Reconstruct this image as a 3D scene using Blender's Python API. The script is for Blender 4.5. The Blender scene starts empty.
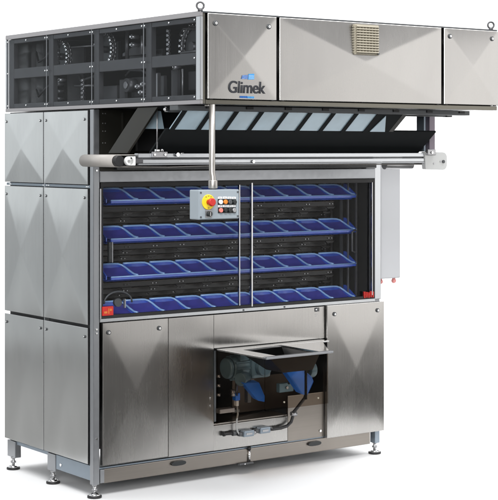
import bpy, bmesh, math, random
from mathutils import Vector, Matrix
random.seed(7)
SC = bpy.context.scene
COL = SC.collection
R = math.radians

# ------------------------------------------------------------------ measures (metres)
D, W, WC = 0.957, 1.904, 1.926        # depth of cabinet (and of the overhang), hood width, cabinet width
ZH, ZHB = 2.40, 1.974                 # hood top, hood underside

# ------------------------------------------------------------------ materials
def new_mat(name):
    m = bpy.data.materials.new(name); m.use_nodes = True
    nt = m.node_tree; nt.nodes.clear()
    out = nt.nodes.new('ShaderNodeOutputMaterial')
    return m, nt, out

def N(nt, kind, **kw):
    n = nt.nodes.new(kind)
    for k, v in kw.items(): setattr(n, k, v)
    return n

def steel(name, col=(.56, .55, .53), rough=.27, grain='z', scale=1.0, bump=.03, aniso=.0, blotch=.10, tang=(1, 0)):
    m, nt, out = new_mat(name)
    p = N(nt, 'ShaderNodeBsdfPrincipled'); nt.links.new(p.outputs[0], out.inputs[0])
    p.inputs['Metallic'].default_value = 1
    tc = N(nt, 'ShaderNodeTexCoord'); mp = N(nt, 'ShaderNodeMapping')
    s = {'z': (170, 170, 2.2), 'x': (2.2, 170, 170), 'y': (170, 2.2, 170)}[grain]
    mp.inputs['Scale'].default_value = tuple(v*scale for v in s)
    nt.links.new(tc.outputs['Object'], mp.inputs['Vector'])
    g = N(nt, 'ShaderNodeTexNoise'); g.inputs['Scale'].default_value = 1; g.inputs['Detail'].default_value = 3
    nt.links.new(mp.outputs[0], g.inputs['Vector'])
    b = N(nt, 'ShaderNodeTexNoise'); b.inputs['Scale'].default_value = 3.2; b.inputs['Detail'].default_value = 4
    mp2 = N(nt, 'ShaderNodeMapping'); mp2.inputs['Scale'].default_value = {'z': (1.6, 1.6, .7), 'x': (.7, 1.6, 1.6), 'y': (1.6, .7, 1.6)}[grain]
    nt.links.new(tc.outputs['Object'], mp2.inputs['Vector']); nt.links.new(mp2.outputs[0], b.inputs['Vector'])
    # roughness = rough + grain + smears
    m1 = N(nt, 'ShaderNodeMath', operation='MULTIPLY_ADD'); m1.inputs[1].default_value = .09; m1.inputs[2].default_value = rough-.095
    nt.links.new(g.outputs['Fac'], m1.inputs[0])
    m2 = N(nt, 'ShaderNodeMath', operation='MULTIPLY_ADD'); m2.inputs[1].default_value = blotch
    nt.links.new(b.outputs['Fac'], m2.inputs[0]); nt.links.new(m1.outputs[0], m2.inputs[2])
    nt.links.new(m2.outputs[0], p.inputs['Roughness'])
    mx = N(nt, 'ShaderNodeMix', data_type='RGBA')
    mx.inputs['A'].default_value = tuple(c*.925 for c in col)+(1,); mx.inputs['B'].default_value = tuple(min(1, c*1.075) for c in col)+(1,)
    nt.links.new(g.outputs['Fac'], mx.inputs['Factor'])
    sm = N(nt, 'ShaderNodeMapRange'); sm.inputs['From Min'].default_value = .3; sm.inputs['From Max'].default_value = .7
    sm.inputs['To Min'].default_value = .90; sm.inputs['To Max'].default_value = 1.05
    nt.links.new(b.outputs['Fac'], sm.inputs['Value'])
    ml = N(nt, 'ShaderNodeVectorMath', operation='SCALE'); nt.links.new(mx.outputs['Result'], ml.inputs[0]); nt.links.new(sm.outputs[0], ml.inputs['Scale'])
    nt.links.new(ml.outputs[0], p.inputs['Base Color'])
    bp = N(nt, 'ShaderNodeBump'); bp.inputs['Strength'].default_value = bump; bp.inputs['Distance'].default_value = .002
    nt.links.new(g.outputs['Fac'], bp.inputs['Height'])
    # slow waviness of the sheet
    wv = N(nt, 'ShaderNodeTexNoise'); wv.inputs['Scale'].default_value = 2.3; wv.inputs['Detail'].default_value = 1
    nt.links.new(tc.outputs['Object'], wv.inputs['Vector'])
    bp2 = N(nt, 'ShaderNodeBump'); bp2.inputs['Strength'].default_value = .22; bp2.inputs['Distance'].default_value = .02
    nt.links.new(wv.outputs['Fac'], bp2.inputs['Height']); nt.links.new(bp.outputs[0], bp2.inputs['Normal'])
    nt.links.new(bp2.outputs[0], p.inputs['Normal'])
    if aniso:
        p.inputs['Anisotropic'].default_value = aniso
        tv = N(nt, 'ShaderNodeCombineXYZ')                       # brushing runs upright, so reflections smear sideways
        tv.inputs[0].default_value, tv.inputs[1].default_value = tang
        nt.links.new(tv.outputs[0], p.inputs['Tangent'])
    return m

def plain(name, col, rough=.5, metal=0., spec=.5, var=.12, scale=18, bump=.0, coat=0., trans=0.):
    m, nt, out = new_mat(name)
    p = N(nt, 'ShaderNodeBsdfPrincipled'); nt.links.new(p.outputs[0], out.inputs[0])
    p.inputs['Metallic'].default_value = metal
    p.inputs['Specular IOR Level'].default_value = spec
    p.inputs['Coat Weight'].default_value = coat
    tc = N(nt, 'ShaderNodeTexCoord'); n = N(nt, 'ShaderNodeTexNoise')
    n.inputs['Scale'].default_value = scale; n.inputs['Detail'].default_value = 5
    nt.links.new(tc.outputs['Object'], n.inputs['Vector'])
    mx = N(nt, 'ShaderNodeMix', data_type='RGBA')
    mx.inputs['A'].default_value = tuple(c*(1-var) for c in col)+(1,); mx.inputs['B'].default_value = tuple(min(1, c*(1+var)) for c in col)+(1,)
    nt.links.new(n.outputs['Fac'], mx.inputs['Factor']); nt.links.new(mx.outputs['Result'], p.inputs['Base Color'])
    mr = N(nt, 'ShaderNodeMath', operation='MULTIPLY_ADD'); mr.inputs[1].default_value = .16; mr.inputs[2].default_value = max(0, rough-.08)
    nt.links.new(n.outputs['Fac'], mr.inputs[0]); nt.links.new(mr.outputs[0], p.inputs['Roughness'])
    if bump:
        bp = N(nt, 'ShaderNodeBump'); bp.inputs['Strength'].default_value = bump; bp.inputs['Distance'].default_value = .002
        nt.links.new(n.outputs['Fac'], bp.inputs['Height']); nt.links.new(bp.outputs[0], p.inputs['Normal'])
    return m

def glass(name, tint, rough=.03, gain=1.0):
    m, nt, out = new_mat(name)
    fr = N(nt, 'ShaderNodeFresnel'); fr.inputs['IOR'].default_value = 1.5
    mu = N(nt, 'ShaderNodeMath', operation='MULTIPLY'); mu.inputs[1].default_value = gain
    ge = N(nt, 'ShaderNodeNewGeometry'); iv = N(nt, 'ShaderNodeMath', operation='SUBTRACT'); iv.inputs[0].default_value = gain
    ms = N(nt, 'ShaderNodeMath', operation='MULTIPLY'); ms.inputs[1].default_value = gain
    nt.links.new(ge.outputs['Backfacing'], ms.inputs[0]); nt.links.new(ms.outputs[0], iv.inputs[1])     # the reflection belongs to the outer face of the sheet
    nt.links.new(iv.outputs[0], mu.inputs[1]); nt.links.new(fr.outputs[0], mu.inputs[0])
    t = N(nt, 'ShaderNodeBsdfTransparent'); t.inputs['Color'].default_value = tuple(tint)+(1,)
    g = N(nt, 'ShaderNodeBsdfGlossy'); g.inputs['Roughness'].default_value = rough
    tc = N(nt, 'ShaderNodeTexCoord'); n = N(nt, 'ShaderNodeTexNoise'); n.inputs['Scale'].default_value = 6
    nt.links.new(tc.outputs['Object'], n.inputs['Vector'])
    mr = N(nt, 'ShaderNodeMath', operation='MULTIPLY_ADD'); mr.inputs[1].default_value = .08; mr.inputs[2].default_value = rough
    nt.links.new(n.outputs['Fac'], mr.inputs[0]); nt.links.new(mr.outputs[0], g.inputs['Roughness'])
    wn = N(nt, 'ShaderNodeTexNoise'); wn.inputs['Scale'].default_value = 3.5; wn.inputs['Detail'].default_value = 2
    nt.links.new(tc.outputs['Object'], wn.inputs['Vector'])
    bp = N(nt, 'ShaderNodeBump'); bp.inputs['Strength'].default_value = .35; bp.inputs['Distance'].default_value = .02
    nt.links.new(wn.outputs['Fac'], bp.inputs['Height']); nt.links.new(bp.outputs[0], g.inputs['Normal'])
    mx = N(nt, 'ShaderNodeMixShader')
    nt.links.new(mu.outputs[0], mx.inputs[0]); nt.links.new(t.outputs[0], mx.inputs[1]); nt.links.new(g.outputs[0], mx.inputs[2])
    nt.links.new(mx.outputs[0], out.inputs[0])
    return m

M = {}
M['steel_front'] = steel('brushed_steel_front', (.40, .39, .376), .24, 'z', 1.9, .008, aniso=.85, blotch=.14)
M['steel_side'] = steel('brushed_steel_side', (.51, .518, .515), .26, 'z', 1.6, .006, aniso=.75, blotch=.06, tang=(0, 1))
M['steel_warm'] = steel('brushed_steel_beam', (.25, .228, .205), .32, 'x')
M['steel_edge'] = steel('folded_steel_edge', (.66, .66, .66), .22, 'z', blotch=.04)
M['olive'] = steel('olive_steel', (.15, .143, .122), .34, 'z', 1.5, .01)
M['olive_dark'] = plain('dark_olive_paint', (.024, .023, .019), .38, .5, var=.12, scale=6)
M['alu'] = plain('anodised_aluminium', (.31, .32, .335), .36, .85, var=.06, scale=40)
M['alu_bright'] = plain('bright_aluminium', (.47, .485, .50), .30, .9, var=.05, scale=40)
M['alu_strip'] = plain('dull_aluminium_strip', (.36, .345, .35), .42, .8, var=.08, scale=12)
M['alu_blue'] = plain('blue_grey_rail', (.24, .285, .33), .40, .55, var=.10, scale=25)
M['alu_dark'] = plain('dark_grey_frame', (.085, .09, .095), .45, .4, var=.15)
M['pipe'] = steel('worn_pipe_steel', (.48, .46, .43), .42, 'z', 1.2, .02)
M['silver'] = plain('silver_edging', (.52, .52, .52), .25, 1, var=.05)
M['black'] = plain('black_rubber', (.012, .012, .013), .55, var=.3)
M['black_gloss'] = plain('black_plastic', (.010, .012, .013), .28, var=.2)
M['black_matt'] = plain('black_matt_board', (.009, .011, .012), .75, spec=.15, var=.2)
M['void'] = plain('dark_interior', (.007, .0075, .0075), .7, var=.3, scale=5)
M['slat'] = plain('dark_brown_slat', (.009, .008, .007), .34, .1, spec=.3, var=.5, scale=9, bump=.3)
M['mech'] = plain('dark_machinery', (.10, .10, .105), .40, .6, var=.3, scale=12)
M['mech_lite'] = plain('worn_machinery', (.38, .38, .39), .35, .8, var=.3, scale=12)
M['chrome'] = plain('polished_steel', (.72, .72, .72), .14, 1, var=.05)
M['pale'] = plain('pale_infeed_plastic', (.46, .60, .69), .30, 0, var=.28, scale=7)
M['belt'] = plain('belt_cloth', (.37, .35, .33), .5, var=.06, scale=60, bump=.2)
M['white_pl'] = plain('white_end_plate', (.74, .75, .74), .35, var=.06)
M['side_box'] = plain('grey_side_cabinet', (.56, .57, .59), .45, .1, var=.05, scale=6)
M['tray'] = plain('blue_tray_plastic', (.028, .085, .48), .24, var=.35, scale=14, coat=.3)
M['tray_shade'] = plain('violet_pocket_shade', (.040, .040, .26), .32, var=.45, scale=22, bump=.2)  # shade inside the pockets put into a darker violet colour
M['rim_highlight'] = plain('rim_highlight_blue', (.30, .50, .94), .2, var=.25, scale=14, coat=.4)  # highlights along the rims put into a lighter blue colour
M['blue'] = plain('blue_flap_plastic', (.025, .18, .74), .30, var=.25, scale=12)
M['motor'] = plain('grey_green_motor_paint', (.12, .21, .27), .38, .2, var=.25, scale=15)
M['red'] = plain('red_plastic', (.50, .022, .015), .4, var=.25, scale=60)
M['pink'] = plain('pale_red_knob', (.85, .33, .31), .45, var=.1)
M['yellow'] = plain('yellow_disc', (.85, .62, .03), .45, var=.06)
M['box'] = plain('light_grey_box_paint', (.31, .355, .39), .45, .1, var=.05)
M['latch_mark'] = plain('dull_orange_mark', (.55, .16, .03), .5, var=.2)
M['orange'] = plain('orange_button', (.75, .22, .02), .35, var=.05)
M['white'] = plain('white_button', (.85, .85, .85), .35, var=.03)
M['salmon'] = plain('pale_red_button', (.72, .20, .16), .35, var=.05)
M['beige'] = plain('beige_grille', (.33, .30, .235), .5, .1, var=.10)
M['ink'] = plain('dark_logo_ink', (.02, .022, .028), .5, var=.1)
M['ink_blue'] = plain('blue_logo_ink', (.01, .10, .36), .5, var=.1)
M['ink_sky'] = plain('sky_blue_logo_ink', (.05, .26, .55), .5, var=.1)
M['post_reflect'] = plain('violet_grey_post_reflection', (.17, .145, .175), .4, .4, var=.12, scale=10)  # violet of the post's reflection put into its colour
M['hopper_paint'] = plain('dark_hopper_paint', (.022, .022, .022), .4, .3, var=.2)
M['brown'] = plain('brown_steel_plate', (.070, .055, .044), .4, .5, var=.2)
M['glass'] = glass('window_glass', (.95, .955, .96), .02, .20)
M['smoke'] = glass('smoked_polycarbonate', (.84, .85, .86), .05, .25)
M['smoke_brown'] = glass('brown_smoked_guard', (.73, .68, .63), .05, .3)
M['cable'] = plain('black_cable', (.015, .015, .016), .4, var=.2)
M['cable_grey'] = plain('grey_cable', (.35, .36, .36), .5, var=.1)
M['paper'] = plain('white_paper', (.90, .90, .90), .85, spec=.15, var=.008, scale=3)
M['mat'] = plain('black_reflection_mat', (.05, .049, .047), .85, spec=.1, var=.2, scale=9)
M['studio'] = plain('grey_studio_floor', (.33, .325, .315), .6, var=.25, scale=4)

# ------------------------------------------------------------------ mesh builder
class MB:
    def __init__(self): self.bm = bmesh.new(); self.mats = []
    def mi(self, mat):
        if mat not in self.mats: self.mats.append(mat)
        return self.mats.index(mat)
    def _paint(self, faces, mat):
        i = self.mi(mat)
        for f in faces: f.material_index = i
    def box(self, x0, x1, y0, y1, z0, z1, mat, bev=0.0015, rot=None, piv=None):
        t = bmesh.new()
        bmesh.ops.create_cube(t, size=1)
        for v in t.verts:
            v.co = Vector((x0+(v.co.x+.5)*(x1-x0), y0+(v.co.y+.5)*(y1-y0), z0+(v.co.z+.5)*(z1-z0)))
        b = min(bev, .3*min(abs(x1-x0), abs(y1-y0), abs(z1-z0)))
        if b > 0: bmesh.ops.bevel(t, geom=t.edges[:], offset=b, segments=2, affect='EDGES', profile=.6)
        if rot is not None:
            pv = Vector(piv) if piv else Vector(((x0+x1)/2, (y0+y1)/2, (z0+z1)/2))
            bmesh.ops.transform(t, matrix=Matrix.Translation(pv) @ rot @ Matrix.Translation(-pv), verts=t.verts)
        self._merge(t, mat, False); return self
    def _merge(self, t, mat, smooth):
        bmesh.ops.recalc_face_normals(t, faces=t.faces[:])
        vm = {v: self.bm.verts.new(v.co) for v in t.verts}
        i = self.mi(mat)
        for f in t.faces:
            try:
                g = self.bm.faces.new([vm[v] for v in f.verts])
                g.material_index = i; g.smooth = smooth and len(f.verts) <= 4
            except ValueError: pass
        t.free()
    def cyl(self, a, b, r, mat, n=20, r2=None, bev=0.0):
        a, b = Vector(a), Vector(b); d = b-a
        t = bmesh.new()
        bmesh.ops.create_cone(t, cap_ends=True, cap_tris=False, segments=n, radius1=r, radius2=r if r2 is None else r2, depth=d.length)
        if bev:
            ed = [e for e in t.edges if any(len(f.verts) > 4 for f in e.link_faces)]
            bmesh.ops.bevel(t, geom=ed, offset=bev, segments=2, affect='EDGES', profile=.5)
        q = Vector((0, 0, 1)).rotation_difference(d.normalized())
        bmesh.ops.transform(t, matrix=Matrix.Translation((a+b)/2) @ q.to_matrix().to_4x4(), verts=t.verts)
        self._merge(t, mat, True); return self
    def prism(self, pts, ext, mat, bev=0.0):          # planar polygon (3D points) pushed along vector ext
        t = bmesh.new(); e = Vector(ext)
        v0 = [t.verts.new(p) for p in pts]; v1 = [t.verts.new(Vector(p)+e) for p in pts]
        t.faces.new(v0); t.faces.new(v1[::-1]); n = len(pts)
        for k in range(n): t.faces.new([v0[k], v0[(k+1) % n], v1[(k+1) % n], v1[k]])
        bmesh.ops.recalc_face_normals(t, faces=t.faces[:])
        if bev: bmesh.ops.bevel(t, geom=t.edges[:], offset=bev, segments=2, affect='EDGES', profile=.6)
        self._merge(t, mat, False); return self
    def tube(self, pts, r, mat, n=10):
        pts = [Vector(p) for p in pts]; t = bmesh.new(); rings = []
        up = None
        for i, p in enumerate(pts):
            d = (pts[min(i+1, len(pts)-1)]-pts[max(i-1, 0)]).normalized()
            if up is None: up = d.orthogonal().normalized()
            up = (up-d*up.dot(d)).normalized(); s = d.cross(up)
            rings.append([t.verts.new(p+r*(math.cos(2*math.pi*k/n)*up+math.sin(2*math.pi*k/n)*s)) for k in range(n)])
        for a, b in zip(rings, rings[1:]):
            for k in range(n): t.faces.new([a[k], a[(k+1) % n], b[(k+1) % n], b[k]])
        t.faces.new(rings[0][::-1]); t.faces.new(rings[-1])
        self._merge(t, mat, True); return self
    def faces(self, verts, faces, mat, smooth=False):
        t = bmesh.new(); vs = [t.verts.new(v) for v in verts]
        for f in faces: t.faces.new([vs[k] for k in f])
        self._merge(t, mat, smooth); return self
    def sphere(self, c, r, mat, s=(1, 1, 1)):
        t = bmesh.new(); bmesh.ops.create_uvsphere(t, u_segments=14, v_segments=8, radius=r)
        for v in t.verts: v.co = Vector((v.co.x*s[0], v.co.y*s[1], v.co.z*s[2]))+Vector(c)
        self._merge(t, mat, True); return self
    def build(self, name, parent=None, origin=None):
        vs = self.bm.verts
        lo = [min(v.co[k] for v in vs) for k in range(3)]; hi = [max(v.co[k] for v in vs) for k in range(3)]
        c = Vector(origin) if origin is not None else Vector([(lo[k]+hi[k])/2 for k in range(3)])
        for v in vs: v.co -= c
        me = bpy.data.meshes.new(name); self.bm.to_mesh(me); self.bm.free()
        for m in self.mats: me.materials.append(M[m])
        o = bpy.data.objects.new(name, me); COL.objects.link(o)
        if parent is not None:
            o.parent = parent; o.location = c-world_of(parent)
        else: o.location = c
        return o

def world_of(o):
    v = Vector(o.location)
    while o.parent is not None: o = o.parent; v += Vector(o.location)
    return v

def thing(name, label, cat, loc=(0, 0, 0), group=None):
    o = bpy.data.objects.new(name, None); COL.objects.link(o); o.location = loc
    o.empty_display_size = .2
    o['label'] = label; o['category'] = cat
    if group: o['group'] = group
    return o

# ------------------------------------------------------------------ the setting: white paper sweep on a studio floor
YAW = .6333
CAM = Vector((-3.9874, -6.7607, 1.7651))
RV = Vector((math.cos(YAW), -math.sin(YAW), 0)); FV = Vector((math.sin(YAW), math.cos(YAW), 0))
def vw(u, w, z=0): return Vector((CAM.x, CAM.y, 0))+RV*u+FV*w+Vector((0, 0, z))

def sweep():
    b = MB(); prof = [(7.62, 0.0)]
    prof += [(8+k*.5, 0.0) for k in range(9)]
    rad = 2.2
    for k in range(1, 13):
        a = math.pi/2*k/12; prof.append((12+rad*math.sin(a), rad*(1-math.cos(a))))
    prof += [(14.2, 3.2), (14.2, 4.2), (14.2, 5.2)]
    us = [-1.5, -1.1, -.6, 0, .8, 1.5]
    vs = [vw(u+u*.16*max(0, w-7.62), w, z) for (w, z) in prof for u in us]; nu = len(us)
    fs = [(i*nu+j, i*nu+j+1, (i+1)*nu+j+1, (i+1)*nu+j) for i in range(len(prof)-1) for j in range(nu-1)]
    b.faces(vs, fs, 'paper', True)
    o = b.build('backdrop'); o['kind'] = 'structure'; return o
sweep()
fb = MB(); fb.faces([vw(-14, -6, -.004), vw(14, -6, -.004), vw(14, 18, -.004), vw(-14, 18, -.004)], [(0, 1, 2, 3)], 'studio')
fl = fb.build('floor'); fl['kind'] = 'structure'
fb = MB(); e0 = 7.55; fb.faces([vw(-.8, 1.0, -.0015), vw(9, 1.0, -.0015), vw(9, e0, -.0015), vw(1.0, e0, -.0015), vw(-.8, e0, -.0015), vw(9, 11, -.0015), vw(1.0, 11, -.0015)], [(0, 1, 2, 3, 4), (3, 2, 5, 6)], 'mat')  # unseen black sheet, added to darken reflections in the front steel
fl = fb.build('reflection_mat'); fl['kind'] = 'structure'

# ------------------------------------------------------------------ the machine
P = thing('dough_proofer', 'tall stainless steel bakery dough proofer with overhanging glazed hood and glass front', 'bakery machine', (0, 0, 0))

def pyramid(b, axis, a0, a1, z0, z1, base, th, h, mat, edge=None):
    """sheet panel with a shallow embossed pyramid; axis 'y' faces -y, 'x' faces -x; base = plane it is mounted on"""
    def pt(a, z, n): return (a, base-n, z) if axis == 'y' else (base-n, a, z)
    e = .0015
    vs = [pt(a0, z0, 0), pt(a1, z0, 0), pt(a1, z1, 0), pt(a0, z1, 0),
          pt(a0, z0, th-e), pt(a1, z0, th-e), pt(a1, z1, th-e), pt(a0, z1, th-e),
          pt(a0+e, z0+e, th), pt(a1-e, z0+e, th), pt(a1-e, z1-e, th), pt(a0+e, z1-e, th)]
    side = [(0, 1, 5, 4), (1, 2, 6, 5), (2, 3, 7, 6), (3, 0, 4, 7), (4, 5, 9, 8), (5, 6, 10, 9), (6, 7, 11, 10), (7, 4, 8, 11), (3, 2, 1, 0)]
    t = bmesh.new(); bv = [t.verts.new(Vector(v)) for v in vs]
    i0 = b.mi(mat); i1 = b.mi(edge or mat)
    for f in side: t.faces.new([bv[k] for k in f]).material_index = i1
    bmesh.ops.recalc_face_normals(t, faces=t.faces[:])
    vm = {v: b.bm.verts.new(v.co) for v in t.verts}
    for f in t.faces:
        g = b.bm.faces.new([vm[v] for v in f.verts]); g.material_index = f.material_index
    t.free()
    n = 72 if h else 1                                # the face is pressed: shallow folds with soft creases
    grid = []
    for r in range(n+1):
        row = []
        for c in range(n+1):
            fx, fz = abs(2*c/n-1), abs(2*r/n-1)
            m = min(1.0, (fx**36+fz**36)**(1/36))
            row.append(b.bm.verts.new(Vector(pt(a0+e+(a1-a0-2*e)*c/n, z0+e+(z1-z0-2*e)*r/n, th+(h*(1-math.sqrt(m*m*.9995+.0005)) if h else 0)))))
        grid.append(row)
    for r in range(n):
        for c in range(n):
            q = [grid[r][c], grid[r][c+1], grid[r+1][c+1], grid[r+1][c]]
            if axis == 'x': q.reverse()
            g = b.bm.faces.new(q); g.material_index = i0; g.smooth = True
    return b

def lock(parent, x, z, y, r=.012, axis='y'):
    b = MB()
    d = Vector((0, -1, 0)) if axis == 'y' else Vector((-1, 0, 0))
    p = Vector((x, y, z)) if axis == 'y' else Vector((y, x, z))
    b.cyl(p, p+d*.006, r, 'alu_dark', 18, bev=.0015)
    b.cyl(p+d*.006, p+d*.009, r*.55, 'chrome', 6)
    b.cyl(p+d*.009, p+d*.0095, r*.25, 'black', 3)
    return b.build('lock', parent)

# -- posts and lower rails
def post(x0, x1, y0, y1, z0, z1, mat='alu'):
    b = MB(); b.box(x0, x1, y0, y1, z0, z1, mat, .003)
    return b.build('frame_post', P)
b = MB(); b.box(-.002, .033, -.002, .034, .066, 1.970, 'alu', .003)
for z in (.855, .835, .30, 1.69, 1.66): b.cyl((.016, -.001, z), (.016, -.006, z), .005, 'chrome', 10)
b.build('frame_post', P)
post(.002, .040, .40, .485, .066, .157)
post(.002, .040, .852, .942, .066, .157)
b = MB(); b.box(1.878, 1.926, .0, .05, .900, 1.700, 'alu_bright', .003); b.box(1.886, 1.922, .006, .05, .066, .142, 'alu_blue', .003)
b.box(1.880, 1.926, .012, .05, .142, .900, 'alu', .002)
b.build('frame_post', P)
post(1.880, 1.925, .90, .95, .066, 1.97)
b = MB(); b.box(.006, .022, .036, .399, .082, .158, 'alu_blue', .002)
b.cyl((.006, .345, .112), (.002, .345, .112), .008, 'chrome', 12)
b.box(.012, .026, .487, .850, .140, .158, 'alu_blue', .002)
b.build('side_rail', P)
# -- side panels (left side of the cabinet)
for (y0, y1) in ((.5125, .955), (.046, .5045)):
    for (z0, z1, h) in ((1.588, 1.966, .016), (.874, 1.566, .018), (.166, .858, .0)):
        b = MB(); pyramid(b, 'x', y0, y1, z0, z1, .022, .030, h, 'steel_side', 'steel_edge')
        o = b.build('side_panel', P)
        for yy in (y0+.028, y1-.028): lock(o, yy, z1-.045, -.0075, .0075, 'x')
b = MB()
b.box(-.002, .0255, .506, .511, .17, 1.964, 'alu_bright', 0); b.box(.026, .04, .036, .953, .16, 1.972, 'black', 0)            # dark carcass behind the panel joints
b.box(.004, .024, .04, .955, 1.570, 1.584, 'alu_blue', .001)     # rail in the upper joint
for yy in (.06, .075, .47, .49, .53, .90, .915): b.cyl((.006, yy, 1.577), (.001, yy, 1.577), .004, 'chrome', 8)
b.build('side_frame', P)

# -- front lower panels
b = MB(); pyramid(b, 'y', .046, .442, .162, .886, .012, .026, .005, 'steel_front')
o = b.build('front_panel', P); lock(o, .080, .836, -.0145); lock(o, .386, .837, -.0145)
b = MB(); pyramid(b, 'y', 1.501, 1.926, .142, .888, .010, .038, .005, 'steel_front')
o = b.build('front_panel', P); lock(o, 1.553, .838, -.0285); lock(o, 1.874, .840, -.0285)
b = MB()
b.box(.446, .735, -.010, .010, .158, .884, 'steel_front', .002)
b.box(.7352, 1.497, -.010, .010, .704, .884, 'steel_front', .002)
for z in (.44, .40): b.cyl((.716, -.009, z), (.716, -.015, z), .007, 'chrome', 12)
b.build('centre_panel', P)
b = MB(); b.box(.7355, 1.236, -.006, .010, .156, .290, 'steel_front', .002); b.build('lower_plate', P)
b = MB(); b.box(1.239, 1.497, -.004, .010, .150, .402, 'steel_warm', .002)
b.cyl((1.47, -.004, .185), (1.47, -.009, .185), .007, 'chrome', 12); b.build('lower_plate', P)
# bar over the panels (under the window)
b = MB(); b.box(.034, 1.877, -.006, .02, .8885, .906, 'alu_bright', .002)
for x in (.935, 1.215): b.cyl((x, -.006, .897), (x, -.009, .897), .005, 'alu_dark', 10)
b.build('window_sill', P)
# sticker
b = MB(); b.box(1.425, 1.447, -.0115, -.010, .858, .880, 'ink', 0); b.box(1.431, 1.441, -.0120, -.0115, .865, .873, 'white', 0)
b.box(1.452, 1.457, -.0115, -.010, .858, .880, 'ink', 0)
b.box(1.428, 1.446, -.0110, -.010, .842, .845, 'mech_lite', 0); b.box(1.428, 1.440, -.0110, -.010, .832, .835, 'mech_lite', 0)
b.build('sticker', P)

# -- kick beam with oval plugs
b = MB(); b.box(.062, 1.845, .002, .03, .068, .1405, 'steel_warm', .003); b.box(.036, 1.878, .008, .03, .1412, .1485, 'alu_blue', .001)
b.box(.036, .0615, -.004, .03, .072, .140, 'alu', .003)
o = b.build('kick_beam', P)
for x, z in ((.513, .118), (1.429, .118)):
    q = MB(); t = []
    for k in range(28):
        a = 2*math.pi*k/28; t.append((x+.046*math.copysign(abs(math.cos(a))**.7, math.cos(a)), .0018, z+.0125*math.copysign(abs(math.sin(a))**.8, math.sin(a))))
    q.prism(t, (0, -.012, 0), 'black_gloss', .002); q.build('plug', o)

b = MB(); b.cyl((.975, -.004, .135), (.975, -.004, .070), .007, 'chrome', 14); b.cyl((.975, -.004, .150), (.975, -.004, .136), .010, 'black', 12)
b.box(.90, .995, -.018, .001, .060, .070, 'alu_dark', .003); b.cyl((.935, -.018, .065), (.935, -.021, .065), .004, 'chrome', 10); b.build('adjuster', P)
# -- levelling feet
def foot(x, y, ztop=.068):
    b = MB()
    b.cyl((x, y, .0), (x, y, .012), .037, 'black', 28, bev=.003)
    b.cyl((x, y, .012), (x, y, .022), .033, 'chrome', 28, r2=.016)
    b.cyl((x, y, .020), (x, y, ztop), .0085, 'chrome', 14)
    b.cyl((x, y, .036), (x, y, .047), .015, 'mech_lite', 6)
    b.cyl((x, y, ztop-.008), (x, y, ztop+.001), .014, 'mech_lite', 6)
    return b.build('levelling_foot', P)
for x, y in ((.014, .014), (.010, .436), (.010, .886), (1.908, .035), (1.902, .45), (1.902, .92)): foot(x, y)
b = MB(); b.box(1.80, 1.86, .08, .14, .09, .12, 'black', .004); b.build('rubber_stop', P)

# -- cabinet shell: dark inside of the proofing chamber
b = MB()
b.box(.040, 1.90, .93, .95, .16, 1.96, 'void', 0)
b.box(.0405, .050, .05, .93, .16, 1.96, 'void', 0)
b.box(1.8785, 1.90, .052, .93, .16, 1.96, 'void', 0)
b.box(.050, 1.878, .035, .93, .885, .899, 'void', 0)
b.box(.050, 1.878, .035, .93, 1.600, 1.612, 'void', 0)
b.box(.052, 1.876, .54, .55, .90, 1.60, 'void', 0)
b.box(.05, 1.878, .34, .35, .17, .884, 'void', 0)
b.build('chamber_shell', P)

# -- window: black gasket, silver edging, two sliding panes
w = MB()
zb, zt, xl, xr = .9065, 1.598, .040, 1.876
w.box(xl, xr, -.004, .02, zt-.022, zt, 'black', .001); w.box(xl, xr, -.004, .02, zb, zb+.016, 'black', .001)
w.box(xl, xl+.014, -.004, .02, zb+.0165, zt-.0225, 'black', .001); w.box(xr-.012, xr, -.004, .02, zb+.0165, zt-.0225, 'black', .001)
w.box(xl-.0065, xl-.0005, -.009, .01, zb, zt-.03, 'silver', .001); w.box(xr-.026, xr-.020, -.009, .0, zb+.02, zt-.02, 'silver', .001)
WIN = w.build('window', P)
w = MB(); w.box(xl+.014, .990, .006, .010, zb+.016, zt-.022, 'glass', 0); o = w.build('pane', WIN)
w = MB(); w.box(.912, xr-.012, .013, .017, zb+.016, zt-.022, 'glass', 0); o = w.build('pane', WIN)
w = MB(); w.box(.909, .915, -.003, .012, zb+.006, zt-.012, 'silver', .001); w.build('pane_edge', WIN)
w = MB(); w.box(.989, .998, -.006, .012, zb+.006, zt-.012, 'silver', .001); w.build('pane_edge', WIN)
# red latches in the lower corners of the window
b = MB(); b.box(.046, .112, -.010, .004, .921, .968, 'red', .003); b.box(.055, .074, -.0115, -.010, .933, .944, 'latch_mark', 0); b.box(.080, .086, -.0115, -.010, .930, .958, 'latch_mark', 0)
b.cyl((.095, -.0115, .95), (.095, -.010, .95), .007, 'latch_mark', 10); b.build('latch', P)
b = MB()
for k in range(5): b.box(1.792+k*.016, 1.802+k*.016, -.008, .004, .912+.002*(k % 2), .950-.003*(k % 3), 'red', .002)
b.box(1.792, 1.866, -.003, .004, .928, .936, 'red', .001); b.build('latch', P)

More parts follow.
